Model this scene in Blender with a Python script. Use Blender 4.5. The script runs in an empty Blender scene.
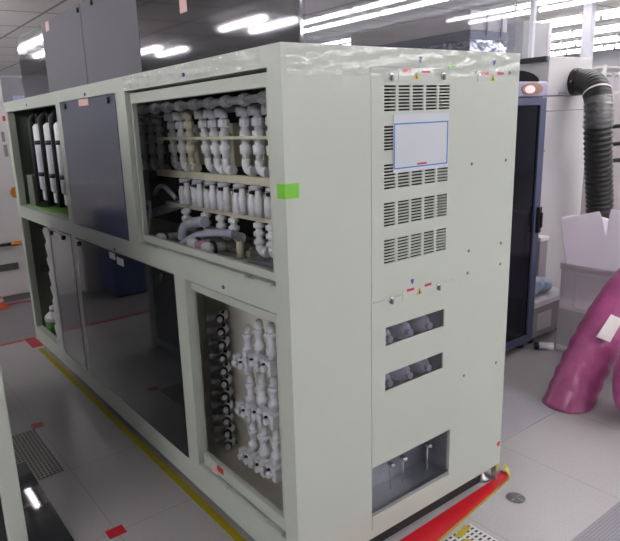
import bpy, bmesh, math, random
from mathutils import Vector, Matrix
random.seed(7)
SC = bpy.context.scene
COL = SC.collection

# ------------------------------------------------------------------ materials
def lin(c):
    return tuple((v / 12.92 if v <= .04045 else ((v + .055) / 1.055) ** 2.4) for v in c)
def rgb(r, g, b): return lin((r / 255, g / 255, b / 255))

def mat(name, col, rough=.5, metal=0., var=.04, scale=6., bump=0., bscale=60., emit=None, estr=0., coat=0., spec=.5):
    m = bpy.data.materials.new(name); m.use_nodes = True
    nt = m.node_tree; b = nt.nodes['Principled BSDF']
    b.inputs['Roughness'].default_value = rough
    b.inputs['Metallic'].default_value = metal
    b.inputs['Specular IOR Level'].default_value = spec
    if coat:
        b.inputs['Coat Weight'].default_value = coat; b.inputs['Coat Roughness'].default_value = .08
    tc = nt.nodes.new('ShaderNodeTexCoord')
    nz = nt.nodes.new('ShaderNodeTexNoise'); nz.inputs['Scale'].default_value = scale; nz.inputs['Detail'].default_value = 4
    nt.links.new(tc.outputs['Object'], nz.inputs['Vector'])
    rp = nt.nodes.new('ShaderNodeValToRGB')
    rp.color_ramp.elements[0].position = .3; rp.color_ramp.elements[1].position = .7
    rp.color_ramp.elements[0].color = tuple(v * (1 - var) for v in col) + (1,)
    rp.color_ramp.elements[1].color = tuple(min(1, v * (1 + var)) for v in col) + (1,)
    nt.links.new(nz.outputs['Fac'], rp.inputs['Fac'])
    nt.links.new(rp.outputs['Color'], b.inputs['Base Color'])
    if bump:
        n2 = nt.nodes.new('ShaderNodeTexNoise'); n2.inputs['Scale'].default_value = bscale; n2.inputs['Detail'].default_value = 3
        nt.links.new(tc.outputs['Object'], n2.inputs['Vector'])
        bp = nt.nodes.new('ShaderNodeBump'); bp.inputs['Strength'].default_value = bump; bp.inputs['Distance'].default_value = .01
        nt.links.new(n2.outputs['Fac'], bp.inputs['Height']); nt.links.new(bp.outputs['Normal'], b.inputs['Normal'])
    if emit:
        b.inputs['Emission Color'].default_value = tuple(emit) + (1,)
        b.inputs['Emission Strength'].default_value = estr
    return m

def math_node(nt, op, a, b=None):
    n = nt.nodes.new('ShaderNodeMath'); n.operation = op
    for i, v in enumerate((a, b)):
        if v is None: continue
        if isinstance(v, (int, float)): n.inputs[i].default_value = v
        else: nt.links.new(v, n.inputs[i])
    return n.outputs[0]

def clear(name, tint=(1, 1, 1), gloss=.12, rough=.02, bump=0., bscale=20., diffuse=0., dcol=(1, 1, 1)):
    """clear or hazy sheet: see-through, a share of mirror reflection, optional milky diffuse share"""
    m = bpy.data.materials.new(name); m.use_nodes = True; nt = m.node_tree
    for n in list(nt.nodes): nt.nodes.remove(n)
    out = nt.nodes.new('ShaderNodeOutputMaterial')
    tr = nt.nodes.new('ShaderNodeBsdfTransparent'); tr.inputs['Color'].default_value = tuple(tint) + (1,)
    gl = nt.nodes.new('ShaderNodeBsdfGlossy'); gl.inputs['Roughness'].default_value = rough
    # Schlick reflectance, the same from both sides of the sheet
    lw = nt.nodes.new('ShaderNodeLayerWeight'); lw.inputs['Blend'].default_value = .5
    mx = nt.nodes.new('ShaderNodeMixShader')
    fr = math_node(nt, 'ADD', gloss, math_node(nt, 'MULTIPLY', 1 - gloss, math_node(nt, 'POWER', lw.outputs['Facing'], 5.)))
    nt.links.new(fr, mx.inputs['Fac'])
    base = tr.outputs[0]
    if diffuse:
        df = nt.nodes.new('ShaderNodeBsdfDiffuse'); df.inputs['Color'].default_value = tuple(dcol) + (1,)
        tl = nt.nodes.new('ShaderNodeBsdfTranslucent'); tl.inputs['Color'].default_value = tuple(dcol) + (1,)
        m1 = nt.nodes.new('ShaderNodeMixShader'); m1.inputs['Fac'].default_value = .5
        nt.links.new(df.outputs[0], m1.inputs[1]); nt.links.new(tl.outputs[0], m1.inputs[2])
        m2 = nt.nodes.new('ShaderNodeMixShader'); m2.inputs['Fac'].default_value = diffuse
        nt.links.new(tr.outputs[0], m2.inputs[1]); nt.links.new(m1.outputs[0], m2.inputs[2])
        base = m2.outputs[0]
    nt.links.new(base, mx.inputs[1]); nt.links.new(gl.outputs[0], mx.inputs[2])
    if bump:
        tc = nt.nodes.new('ShaderNodeTexCoord')
        n2 = nt.nodes.new('ShaderNodeTexNoise'); n2.inputs['Scale'].default_value = bscale; n2.inputs['Detail'].default_value = 2
        nt.links.new(tc.outputs['Object'], n2.inputs['Vector'])
        bp = nt.nodes.new('ShaderNodeBump'); bp.inputs['Strength'].default_value = bump; bp.inputs['Distance'].default_value = .02
        nt.links.new(n2.outputs['Fac'], bp.inputs['Height']); nt.links.new(bp.outputs['Normal'], gl.inputs['Normal'])
    nt.links.new(mx.outputs[0], out.inputs['Surface'])
    return m

def tiled(name, col, seam, pitch, ox, oy, width, rough=.35, pitch_y=None, speck=.06, sscale=90., big=.03):
    """sheet tiles with thin dark seams, laid in the object's own x-y"""
    m = mat(name, col, rough, var=speck, scale=sscale); nt = m.node_tree; b = nt.nodes['Principled BSDF']
    pitch_y = pitch_y or pitch
    tc = nt.nodes.new('ShaderNodeTexCoord'); sp = nt.nodes.new('ShaderNodeSeparateXYZ'); nt.links.new(tc.outputs['Object'], sp.inputs[0])
    def line(o, off, p):
        f = math_node(nt, 'FRACT', math_node(nt, 'DIVIDE', math_node(nt, 'ADD', o, 100 * p - off), p))
        d = math_node(nt, 'ABSOLUTE', math_node(nt, 'SUBTRACT', f, .5))
        return math_node(nt, 'GREATER_THAN', d, .5 - width / p)
    l = math_node(nt, 'MAXIMUM', line(sp.outputs[0], ox, pitch), line(sp.outputs[1], oy, pitch_y))
    old = b.inputs['Base Color'].links[0].from_socket
    mx = nt.nodes.new('ShaderNodeMixRGB'); mx.inputs['Color2'].default_value = tuple(seam) + (1,)
    nt.links.new(l, mx.inputs['Fac'])
    nz = nt.nodes.new('ShaderNodeTexNoise'); nz.inputs['Scale'].default_value = 1.1; nt.links.new(tc.outputs['Object'], nz.inputs['Vector'])
    mu = nt.nodes.new('ShaderNodeMixRGB'); mu.blend_type = 'MULTIPLY'; mu.inputs['Fac'].default_value = big
    nt.links.new(old, mu.inputs['Color1']); nt.links.new(nz.outputs['Color'], mu.inputs['Color2'])
    nt.links.new(mu.outputs[0], mx.inputs['Color1'])
    nt.links.new(mx.outputs[0], b.inputs['Base Color'])
    return m

def dotted(name, col, hole, px, py, sx, sy, rough=.4):
    """perforated plate: rows of small dark slots"""
    m = mat(name, col, rough, var=.03); nt = m.node_tree; b = nt.nodes['Principled BSDF']
    tc = nt.nodes.new('ShaderNodeTexCoord'); sp = nt.nodes.new('ShaderNodeSeparateXYZ'); nt.links.new(tc.outputs['Object'], sp.inputs[0])
    def inside(o, p, s):
        f = math_node(nt, 'FRACT', math_node(nt, 'DIVIDE', math_node(nt, 'ADD', o, 100 * p), p))
        return math_node(nt, 'LESS_THAN', math_node(nt, 'ABSOLUTE', math_node(nt, 'SUBTRACT', f, .5)), s / p / 2)
    l = math_node(nt, 'MULTIPLY', inside(sp.outputs[0], px, sx), inside(sp.outputs[1], py, sy))
    old = b.inputs['Base Color'].links[0].from_socket
    mx = nt.nodes.new('ShaderNodeMixRGB'); mx.inputs['Color2'].default_value = tuple(hole) + (1,)
    nt.links.new(l, mx.inputs['Fac']); nt.links.new(old, mx.inputs['Color1']); nt.links.new(mx.outputs[0], b.inputs['Base Color'])
    return m

M = dict(
    cream=mat('cream_paint', rgb(191, 197, 186), .38, var=.012, scale=3),
    cream_edge=mat('cream_trim', rgb(184, 190, 179), .42, var=.015),
    inner=mat('liner_grey', rgb(120, 122, 112), .6, var=.06),
    inner_green=mat('liner_grey_green', rgb(126, 134, 121), .6, var=.06),
    beige=mat('beige_board', rgb(232, 227, 214), .6, var=.05, scale=8),
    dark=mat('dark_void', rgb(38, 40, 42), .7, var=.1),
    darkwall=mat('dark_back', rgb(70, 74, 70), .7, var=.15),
    blackp=mat('black_plastic', rgb(24, 25, 27), .42, var=.1),
    pvc=mat('white_pvc', rgb(234, 234, 240), .35, var=.03),
    pvc2=mat('grey_pvc', rgb(200, 200, 208), .35, var=.05),
    pvc_cream=mat('cream_pvc', rgb(214, 208, 186), .4, var=.04),
    hose=mat('milky_hose', rgb(186, 188, 204), .3, var=.04),
    smoke=mat('smoke_acrylic', rgb(92, 95, 109), .06, var=.03, spec=.9),
    smoke_dark=mat('dark_smoke_acrylic', rgb(33, 36, 39), .05, var=.05, spec=.9),
    smoke_mid=mat('grey_smoke_acrylic', rgb(86, 88, 90), .08, var=.03, spec=.65),
    mirror=mat('polished_steel', rgb(124, 123, 126), .05, 1., var=.03, scale=2, bump=.015, bscale=3),
    greysheet=mat('grey_sheet', rgb(112, 111, 117), .6, 0., spec=.25, var=.03, scale=2),
    steel=mat('brushed_steel', rgb(170, 172, 174), .3, 1., var=.05),
    chrome=mat('chrome', rgb(210, 210, 212), .12, 1., var=.02),
    screw=mat('screw_steel', rgb(140, 140, 138), .35, .8, var=.05),
    red=mat('red_tape', rgb(196, 22, 36), .35, var=.08, scale=20),
    redpaint=mat('red_print', rgb(206, 62, 72), .5, var=.03),
    yellow=mat('yellow_tape', rgb(172, 156, 28), .45, var=.08, scale=20),
    yellowprint=mat('yellow_print', rgb(206, 190, 78), .5, var=.03),
    orange=mat('orange_plastic', rgb(216, 140, 40), .4, var=.05),
    bluep=mat('blue_print', rgb(66, 92, 160), .5, var=.03),
    white=mat('white_paint', rgb(226, 222, 222), .4, var=.015),
    whitewarm=mat('warm_white_paint', rgb(196, 193, 195), .45, var=.02),
    whitegrey=mat('grey_white_paint', rgb(196, 194, 192), .45, var=.02),
    paper=mat('paper', rgb(200, 205, 211), .55, var=.012),
    label=mat('label_white', rgb(220, 214, 210), .5, var=.02),
    pinklabel=mat('label_pink', rgb(224, 182, 178), .5, var=.04),
    greentape=mat('green_tape', rgb(126, 206, 62), .5, var=.04),
    rack=mat('rack_paint', rgb(72, 76, 104), .4, var=.03),
    rackglass=mat('rack_dark_glass', rgb(17, 19, 26), .08, var=.05, spec=.2),
    lavender=mat('lavender_panel', rgb(150, 148, 176), .4, var=.03),
    brown=mat('brown_badge', rgb(150, 112, 96), .4, var=.08, scale=30),
    duct=mat('black_duct', rgb(27, 28, 27), .42, var=.2, scale=30, bump=.2, bscale=90),
    pink=mat('pink_film', rgb(178, 88, 140), .3, var=.2, scale=9, bump=.8, bscale=11, coat=.3),
    greypl=mat('grey_plastic', rgb(150, 148, 150), .5, var=.04),
    cratelow=mat('grey_crate', rgb(226, 220, 224), .45, var=.03),
    bluefilm=mat('blue_film', rgb(170, 190, 214), .25, var=.15, scale=20, bump=.5, bscale=30),
    foil=mat('crumpled_foil', rgb(190, 190, 194), .22, 1., var=.1, scale=20, bump=1., bscale=28),
    pinkbeige=mat('filter_board', rgb(246, 234, 230), .55, var=.04),
    bandgrey=mat('band_grey', rgb(146, 148, 158), .5, var=.04),
    green=mat('green_liquid', rgb(74, 130, 58), .35, var=.1),
    greentray=mat('green_tray', rgb(112, 160, 82), .45, var=.15, scale=20),
    mat_grey=mat('grey_mat', rgb(142, 138, 142), .6, var=.04),
    blueCab=mat('blue_cabinet', rgb(72, 84, 136), .4, var=.04),
    gloss_black=mat('gloss_black', rgb(40, 44, 49), .03, var=.03, spec=.4),
    column=mat('column_white', rgb(214, 214, 224), .5, var=.01),
    stored=mat('stored_grey', rgb(150, 156, 176), .6, var=.3, scale=5),
    lamp_dim=mat('dimmed_lamp_tube', rgb(245, 245, 250), .4, emit=(1., .985, 1.), estr=3.),  # same tubes, emission lowered in the far rows to keep their ceiling grey
    lamp=mat('lamp_tube', rgb(245, 245, 250), .4, emit=(1., .985, 1.), estr=11.),
    wall=mat('wall_paint', rgb(226, 226, 234), .6, var=.02, scale=1.5),
    glass=clear('window_acrylic', (.985, .99, .988), .025),
    acrylic=clear('clear_acrylic', (.93, .945, .985), .08),
    film=clear('cling_film', (.99, .99, .99), .06, .1, bump=.9, bscale=14),
    haze=clear('hazy_pane', (.85, .85, .9), .04, .1, diffuse=.10, dcol=rgb(150, 148, 158)),
    bag=clear('white_bag', (.9, .88, .9), .06, .25, bump=.3, bscale=6, diffuse=.9, dcol=rgb(246, 240, 248)),
)
M['cratelow'] = clear('crate_plastic', (.9, .88, .9), .04, .25, diffuse=.95, dcol=rgb(246, 240, 245))
M['floor'] = tiled('floor_vinyl', rgb(172, 169, 170), rgb(146, 143, 143), .643, -.395, .188, .0022, .3)
M['ceil'] = tiled('ceiling_panels', rgb(214, 211, 208), rgb(140, 136, 134), 1.1, .2, 6.51, .022, .6, speck=.03, sscale=4.)
M['perf'] = dotted('perforated_panel', rgb(176, 174, 180), rgb(120, 118, 126), .013, .013, .007, .007)
M['perf_dark'] = dotted('grey_perforated_panel', rgb(140, 138, 146), rgb(106, 104, 114), .013, .013, .006, .006)
M['perf_slot'] = dotted('slotted_panel', rgb(206, 204, 204), rgb(58, 58, 64), .030, .021, .020, .010)
M['grille'] = dotted('floor_grille_metal', rgb(150, 148, 140), rgb(44, 44, 42), .020, .028, .012, .021)

# ------------------------------------------------------------------ mesh helpers
class MB:
    def __init__(s): s.v = []; s.f = []; s.sm = []
    def add(s, vs, fs, smooth=False):
        o = len(s.v); s.v += [tuple(v) for v in vs]; s.f += [tuple(i + o for i in f) for f in fs]; s.sm += [smooth] * len(fs); return s
    def box(s, x0, x1, y0, y1, z0, z1, mtx=None):
        vs = [Vector((x, y, z)) for z in (z0, z1) for y in (y0, y1) for x in (x0, x1)]
        if mtx: vs = [mtx @ v for v in vs]
        return s.add(vs, [(0, 2, 3, 1), (4, 5, 7, 6), (0, 1, 5, 4), (1, 3, 7, 5), (3, 2, 6, 7), (2, 0, 4, 6)])
    def lathe(s, p, d, prof, n=14, caps=True):
        """prof: list of (distance along d, radius)"""
        p = Vector(p); d = Vector(d).normalized()
        a = d.orthogonal().normalized(); b = d.cross(a)
        vs = []; fs = []
        for h, r in prof:
            for k in range(n):
                t = 2 * math.pi * k / n
                vs.append(p + d * h + (a * math.cos(t) + b * math.sin(t)) * r)
        for i in range(len(prof) - 1):
            for k in range(n):
                fs.append((i * n + k, i * n + (k + 1) % n, (i + 1) * n + (k + 1) % n, (i + 1) * n + k))
        s.add(vs, fs, n > 8)
        if caps:
            o = len(s.v) - len(vs)
            s.f.append(tuple(o + k for k in reversed(range(n)))); s.sm.append(False)
            s.f.append(tuple(o + (len(prof) - 1) * n + k for k in range(n))); s.sm.append(False)
        return s
    def cyl(s, p, q, r, n=14, r2=None):
        p = Vector(p); q = Vector(q)
        return s.lathe(p, q - p, [(0, r), ((q - p).length, r if r2 is None else r2)], n)
    def tube(s, pts, rad, n=12, caps=True):
        """rad: number or function of the index"""
        pts = [Vector(p) for p in pts]; vs = []; fs = []
        up = None; m = len(pts)
        for i, p in enumerate(pts):
            t = (pts[min(i + 1, m - 1)] - pts[max(i - 1, 0)]).normalized()
            a = t.orthogonal().normalized() if up is None else (up - t * up.dot(t)).normalized()
            up = a; b = t.cross(a); r = rad(i) if callable(rad) else rad
            for k in range(n):
                w = 2 * math.pi * k / n; vs.append(p + (a * math.cos(w) + b * math.sin(w)) * r)
        for i in range(m - 1):
            for k in range(n):
                fs.append((i * n + k, i * n + (k + 1) % n, (i + 1) * n + (k + 1) % n, (i + 1) * n + k))
        s.add(vs, fs, True)
        if caps:
            o = len(s.v) - len(vs)
            s.f.append(tuple(o + k for k in reversed(range(n)))); s.sm.append(False)
            s.f.append(tuple(o + (m - 1) * n + k for k in range(n))); s.sm.append(False)
        return s
    def sphere(s, c, rx, ry, rz, n=12, m=8):
        c = Vector(c); vs = []; fs = []
        for i in range(m + 1):
            ph = math.pi * i / m
            for k in range(n):
                t = 2 * math.pi * k / n
                vs.append(c + Vector((rx * math.sin(ph) * math.cos(t), ry * math.sin(ph) * math.sin(t), rz * math.cos(ph))))
        for i in range(m):
            for k in range(n):
                fs.append((i * n + k, (i + 1) * n + k, (i + 1) * n + (k + 1) % n, i * n + (k + 1) % n))
        return s.add(vs, fs, True)
    def prism(s, poly, fn, t):
        """poly 2-D outline (counter-clockwise), fn(u, v, depth)->3-D, thickness t"""
        n = len(poly)
        vs = [fn(u, v, 0) for u, v in poly] + [fn(u, v, t) for u, v in poly]
        fs = [tuple(reversed(range(n))), tuple(range(n, 2 * n))] + [(k, (k + 1) % n, n + (k + 1) % n, n + k) for k in range(n)]
        return s.add(vs, fs)
    def holed(s, u0, u1, v0, v1, holes, t, fn):
        """flat panel with rectangular through-holes, as one closed sheet of thickness t"""
        us = sorted({u0, u1} | {h[0] for h in holes} | {h[1] for h in holes}); vv = sorted({v0, v1} | {h[2] for h in holes} | {h[3] for h in holes})
        us = [u for u in us if u0 <= u <= u1]; vv = [v for v in vv if v0 <= v <= v1]
        nu, nv = len(us), len(vv)
        def solid(i, j):
            if not (0 <= i < nu - 1 and 0 <= j < nv - 1): return False
            cu, cv = (us[i] + us[i + 1]) / 2, (vv[j] + vv[j + 1]) / 2
            return not any(h[0] < cu < h[1] and h[2] < cv < h[3] for h in holes)
        vs = [fn(u, v, 0) for v in vv for u in us] + [fn(u, v, t) for v in vv for u in us]
        N = nu * nv; ix = lambda i, j: j * nu + i
        fs = []
        for j in range(nv - 1):
            for i in range(nu - 1):
                if not solid(i, j): continue
                a, b, c, d = ix(i, j), ix(i + 1, j), ix(i + 1, j + 1), ix(i, j + 1)
                fs += [(a, b, c, d), (d + N, c + N, b + N, a + N)]
                if not solid(i, j - 1): fs.append((b, a, a + N, b + N))
                if not solid(i, j + 1): fs.append((d, c, c + N, d + N))
                if not solid(i - 1, j): fs.append((a, d, d + N, a + N))
                if not solid(i + 1, j): fs.append((c, b, b + N, c + N))
        return s.add(vs, fs)
    def build(s, name, m, parent=None, bevel=0., seg=2, loc=None):
        me = bpy.data.meshes.new(name); off = Vector(loc) if loc else Vector((0, 0, 0))
        me.from_pydata([Vector(v) - off for v in s.v], [], s.f)
        for p, f in zip(me.polygons, s.sm): p.use_smooth = f
        bm = bmesh.new(); bm.from_mesh(me)
        bmesh.ops.remove_doubles(bm, verts=bm.verts, dist=1e-6)
        bmesh.ops.recalc_face_normals(bm, faces=bm.faces); bm.to_mesh(me); bm.free()
        o = bpy.data.objects.new(name, me); COL.objects.link(o)
        o.location = off
        me.materials.append(M[m] if isinstance(m, str) else m)
        if parent:
            o.parent = parent
            # geometry is given in world space: take the parent's position off
            o.location = off - WP(parent)
        if bevel:
            bv = o.modifiers.new('bevel', 'BEVEL'); bv.width = bevel; bv.segments = seg; bv.limit_method = 'ANGLE'
        return o
def WP(o):
    p = Vector(o.location)
    while o.parent: o = o.parent; p += Vector(o.location)
    return p
def tag(o, label, cat, group=None):
    o['label'] = label; o['category'] = cat
    if group: o['group'] = group
    return o
def thing(name, label, cat, loc=(0, 0, 0), group=None):
    o = bpy.data.objects.new(name, None); COL.objects.link(o); o.location = loc; o.empty_display_size = .1
    return tag(o, label, cat, group)
def struct(o): o['kind'] = 'structure'; return o
def kids(o): return [c for c in bpy.data.objects if c.parent == o]
def dup(o, loc, label=None, group=None, rz=None):
    def rec(a, par):
        c = a.copy(); COL.objects.link(c); c.parent = par
        for k in kids(a): rec(k, c)
        return c
    c = rec(o, None); c.location = loc
    if label: c['label'] = label
    if group: c['group'] = group
    if rz is not None: c.rotation_euler = (0, 0, rz)
    return c
ORD = ['first', 'second', 'third', 'fourth', 'fifth', 'sixth', 'seventh', 'eighth', 'ninth', 'tenth', 'eleventh', 'twelfth', 'thirteenth', 'fourteenth', 'fifteenth']
LONG = lambda x: (lambda u, v, t: Vector((x + t, u, v)))          # u = y, v = z, outer skin at x
END = lambda y: (lambda u, v, t: Vector((u, y + t, v)))           # u = x, v = z, outer skin at y

# ------------------------------------------------------------------ the room
struct(MB().box(-7, 16, -7, 15, -.2, 0).build('floor', 'floor'))
struct(MB().box(-7, 16, -7, 15, 3.2, 3.35).build('ceiling', 'ceil'))
struct(MB().box(16, 16.15, -7, 15, -.2, 3.35).build('wall_right', 'wall'))
struct(MB().box(-7.15, -7, -7, 15, -.2, 3.35).build('wall_left', 'wall'))
struct(MB().box(-7.15, 16.15, 15, 15.15, -.2, 3.35).build('wall_back', 'wall'))
struct(MB().box(-7.15, 16.15, -7.15, -7, -.2, 3.35).build('wall_front', 'wall'))

# ceiling lamps: rows of twin strips running along the long side of the cabinet
lamp0 = lamp1 = None
rows = [(-5.6, -2.3, 3), (-3.85, -2.3, 3), (-2.6, 2.35, 2), (-3.85, 3.55, 1), (-3.85, 5.85, 1), (-3.85, 9., 1), (-1.75, 7.4, 3), (.04, 6.65, 6), (1.35, -6.2, 3), (3.1, -6.2, 6), (4.85, -6.2, 8), (6.85, -4., 11), (8.6, -4., 11), (10.35, -2.9, 10), (12.1, -2.9, 10), (13.85, -.6, 8)]  # some rows left of and before the cabinet are unseen, added for their light
rowmap = {}
for (x, y0, n) in rows: rowmap.setdefault(x, []).extend(y0 + 1.15 * k for k in range(n))
for ri, x in enumerate(sorted(rowmap)):
    for k, y in enumerate(sorted(rowmap[x])):
        lab = 'twin-tube ceiling light, %s in the %s row counted from the left wall' % (ORD[k] + ' from the front', ORD[ri])
        if x > 6 and lamp1 is not None: dup(lamp1, (x, y, 3.2), lab)
        elif lamp0 is None or x > 6:
            l_ = thing('ceiling_light', lab, 'ceiling light', (x, y, 3.2), 'ceiling lights')
            h = MB()
            for sy in (-.4, .4): h.box(x - .27, x + .27, y + sy - .015, y + sy + .015, 3.125, 3.14); h.box(x - .015, x + .015, y + sy - .015, y + sy + .015, 3.14, 3.2)
            h.box(x - .02, x + .02, y - .385, y + .385, 3.125, 3.14)
            for sx in (-.26, .26): h.box(x + sx - .055, x + sx + .055, y - .55, y + .55, 3.126, 3.131)
            h.build('added_hanger', 'white', l_, loc=(x, y, 3.15))  # hanger added so the tubes also throw light on the ceiling
            for sx in (-.26, .26):
                MB().cyl((x + sx, y - .54, 3.1), (x + sx, y + .54, 3.1), .024, 10).build('tube', 'lamp' if x < 6 else 'lamp_dim', l_, loc=(x + sx, y, 3.1))
            if x > 6: lamp1 = l_
            else: lamp0 = l_
        else:
            dup(lamp0, (x, y, 3.2), lab)

# ------------------------------------------------------------------ the big cream cabinet
W, L, Z0, Z1 = 1.26, 3.55, .085, 2.0
cab = thing('equipment_cabinet', 'long cream cabinet with windowed long side and louvred end face', 'cabinet', (0, 0, 0))
# long side: posts and rails round seven openings
op = dict(upL=(2.26, 3.47, 1.212, 1.927), upM=(1.32, 2.175, 1.209, 1.935), upR=(.073, 1.206, 1.218, 1.934),
          loL=(2.79, 3.49, .2, 1.12), loM=(2.27, 2.73, .196, 1.126), loC=(.847, 2.19, .204, 1.125), loR=(.075, .748, .222, 1.121))
MB().holed(.0201, L, Z0, Z1, list(op.values()), .05, LONG(0)).build('side_frame', 'cream', cab)
# shell
MB().box(.05, W, .02, L, Z1 - .025, Z1 - .001).build('top_panel', 'cream', cab)
MB().box(.05, W, .02, L, Z0, Z0 + .03).build('bottom_panel', 'cream', cab)
MB().box(.05, .335, .022, 1.2, Z0 + .03, Z0 + .031).build('liner', 'beige', cab)
MB().box(W - .02, W, .02, L, Z0 + .03, Z1 - .025).build('back_panel', 'cream', cab)
MB().box(.05, W - .02, L - .02, L, Z0 + .03, Z1 - .025).build('far_end_panel', 'cream', cab)
MB().box(.05, .9, .022, L - .02, 1.14, 1.19).build('shelf', 'cream_edge', cab)
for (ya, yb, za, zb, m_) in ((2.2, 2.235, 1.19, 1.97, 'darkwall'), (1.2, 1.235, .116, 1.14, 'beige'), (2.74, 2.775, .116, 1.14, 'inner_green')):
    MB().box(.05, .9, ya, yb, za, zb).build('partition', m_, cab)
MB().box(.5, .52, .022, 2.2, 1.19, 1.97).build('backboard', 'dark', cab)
MB().box(.335, .355, .022, 1.2, .116, 1.14).build('backboard', 'beige', cab)
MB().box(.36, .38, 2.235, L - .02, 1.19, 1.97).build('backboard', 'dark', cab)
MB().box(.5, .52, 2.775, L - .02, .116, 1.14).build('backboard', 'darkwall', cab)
MB().box(.05, .36, L - .032, L - .02, 1.19, 1.97).build('liner', 'inner_green', cab)
MB().box(.05, .5, L - .032, L - .02, .116, 1.14).build('liner', 'inner_green', cab)

# hinged window doors
def door(o4, gl, name_catch):
    y0, y1, z0, z1 = o4
    f = MB().holed(y0 + .004, y1 - .026, z0 + .012, z1 - .012, [gl], .026, LONG(.014)).build('door', 'cream_edge', cab, .003)
    MB().box(.02, .026, gl[0], gl[1], gl[2], gl[3]).build('window_pane', 'glass', f)
    b = MB()   # long hinge lips under the door
    for a, c in name_catch: b.box(-.004, .012, a, c, z0 - .004, z0 + .008)
    b.build('hinge', 'cream_edge', f)
    return f
d_up = door(op['upR'], (.105, 1.168, 1.262, 1.876), [(.1, .2), (.26, .98)])
d_lo = door(op['loR'], (.108, .722, .288, 1.075), [(.1, .16), (.21, .45), (.5, .7)])
# smoked panels, flush in their openings
def acryl(o4, m_, label):
    y0, y1, z0, z1 = o4
    p = MB().box(-.003, .006, y0 + .004, y1 - .004, z0 + .004, z1 - .004).build('acrylic_panel', m_, cab, .001)
    p['label'] = label
    return p
p_up = acryl(op['upM'], 'smoke', 'blue-grey smoked acrylic panel')
p_lo = acryl(op['loC'], 'smoke_dark', 'large near-black acrylic panel')
p_ll = acryl(op['loM'], 'smoke_mid', 'narrow grey acrylic panel')
for pan, spots in ((p_up, [(2.065, 1.905), (1.402, 1.905)]), (p_lo, [(.958, 1.091), (2.12, 1.09)]), (p_ll, [(2.422, 1.09), (2.68, 1.09)])):
    for (y, z) in spots:
        MB().lathe((-.003, y, z), (-1, 0, 0), [(0, .016), (.008, .016), (.012, .011)], 12).build('knob', 'blackp', pan)
for pan, (y, z, w, h), m_ in ((p_up, (1.758, 1.913, .15, .035), 'pinklabel'), (p_lo, (1.575, 1.098, .08, .036), 'label'), (p_lo, (1.466, 1.082, .09, .04), 'label'), (p_ll, (2.57, 1.09, .13, .03), 'label')):
    MB().box(-.0045, -.003, y - w / 2, y + w / 2, z - h / 2, z + h / 2).build('sticker', m_, pan)
for (y, z) in ((1.731, 1.952), (1.533, 1.14), (.422, 1.149), (2.9, 1.953), (.62, 1.958)):
    MB().lathe((0, y, z), (-1, 0, 0), [(0, .008), (.004, .008), (.005, .004)], 10).build('sticker_dot', 'bluep', cab)
# strip of red tape on the lower door
MB().box(.0095, .012, .545, .595, .262, .288).build('red_sticker', 'red', d_lo)
MB().box(.0095, .012, .6, .645, .232, .25).build('sticker', 'pinklabel', d_lo)
# inside face of post at the torn film
# end face with its two removable panels
acc_u, acc_l = (.382, .868, 1.100, 1.936), (.379, .874, .125, 1.094)
MB().holed(0, W, Z0, Z1, [(acc_u[0], acc_u[1], acc_u[2], acc_u[3]), acc_l], .02, END(0)).build('end_panel', 'cream', cab)
slots = []
for (zt, zb) in ((1.873, 1.786), (1.734, 1.650), (1.599, 1.511), (1.460, 1.374), (1.322, 1.234)):
    for k in range(8):
        zc = zt - .003 - (zt - zb - .006) * k / 7
        for (a, b) in ((.447, .507), (.520, .582), (.594, .655), (.668, .730), (.741, .803)):
            slots.append((a, b, zc - .0034, zc + .0034))
g = .0013
ap = MB().holed(acc_u[0] + g, acc_u[1] - g, acc_u[2] + g, acc_u[3] - g, slots, .006, END(-.001)).build('access_panel', 'cream', cab)
ap['label'] = 'upper access panel with five louvred fields'
wins = [(.456, .805, .905, .981), (.454, .803, .716, .790), (.378, .868, .180, .407)]
al = MB().holed(acc_l[0] + g, acc_l[1] - g, acc_l[2] + g, acc_l[3] - g, [wins[0], wins[1], (.381, .866, .180, .407)], .006, END(-.001)).build('access_panel', 'cream', cab)
al['label'] = 'lower access panel with two slot windows and an open hatch'
for w in wins[:2]:
    MB().box(w[0] - .01, w[1] + .01, .006, .009, w[2] - .01, w[3] + .01).build('window_pane', 'haze', al)
# chambers behind the panels
MB().holed(.376, .874, 1.1, 1.936, [], .01, END(.10)).build('louvre_backing', 'dark', cab)
hb = MB()
hb.box(.36, .372, .021, .36, .13, 1.09); hb.box(.878, .89, .021, .36, .13, 1.09); hb.box(.36, .89, .15, .16, .13, .445)
hb.box(.36, .89, .36, .37, .445, 1.09)
hb.box(.372, .878, .021, .15, .15, .178); hb.box(.372, .878, .021, .36, .45, .46)
hb.build('hatch_liner', mat('hatch_grey', rgb(150, 153, 160), .3, .5, var=.15, scale=8), cab)
MB().box(.372, .878, .004, .02, .168, .198).build('hatch_sill', 'steel', cab)
for (x, z) in ((.53, .35), (.605, .35), (.765, .352)):
    s_ = MB(); s_.lathe((x, .05, z), (0, -1, 0), [(0, .008), (.02, .011), (.03, .007)], 10); s_.cyl((x, .04, z), (x, .04, z - .12), .0035, 8)
    s_.build('hanging_rod', 'chrome', cab)
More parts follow.
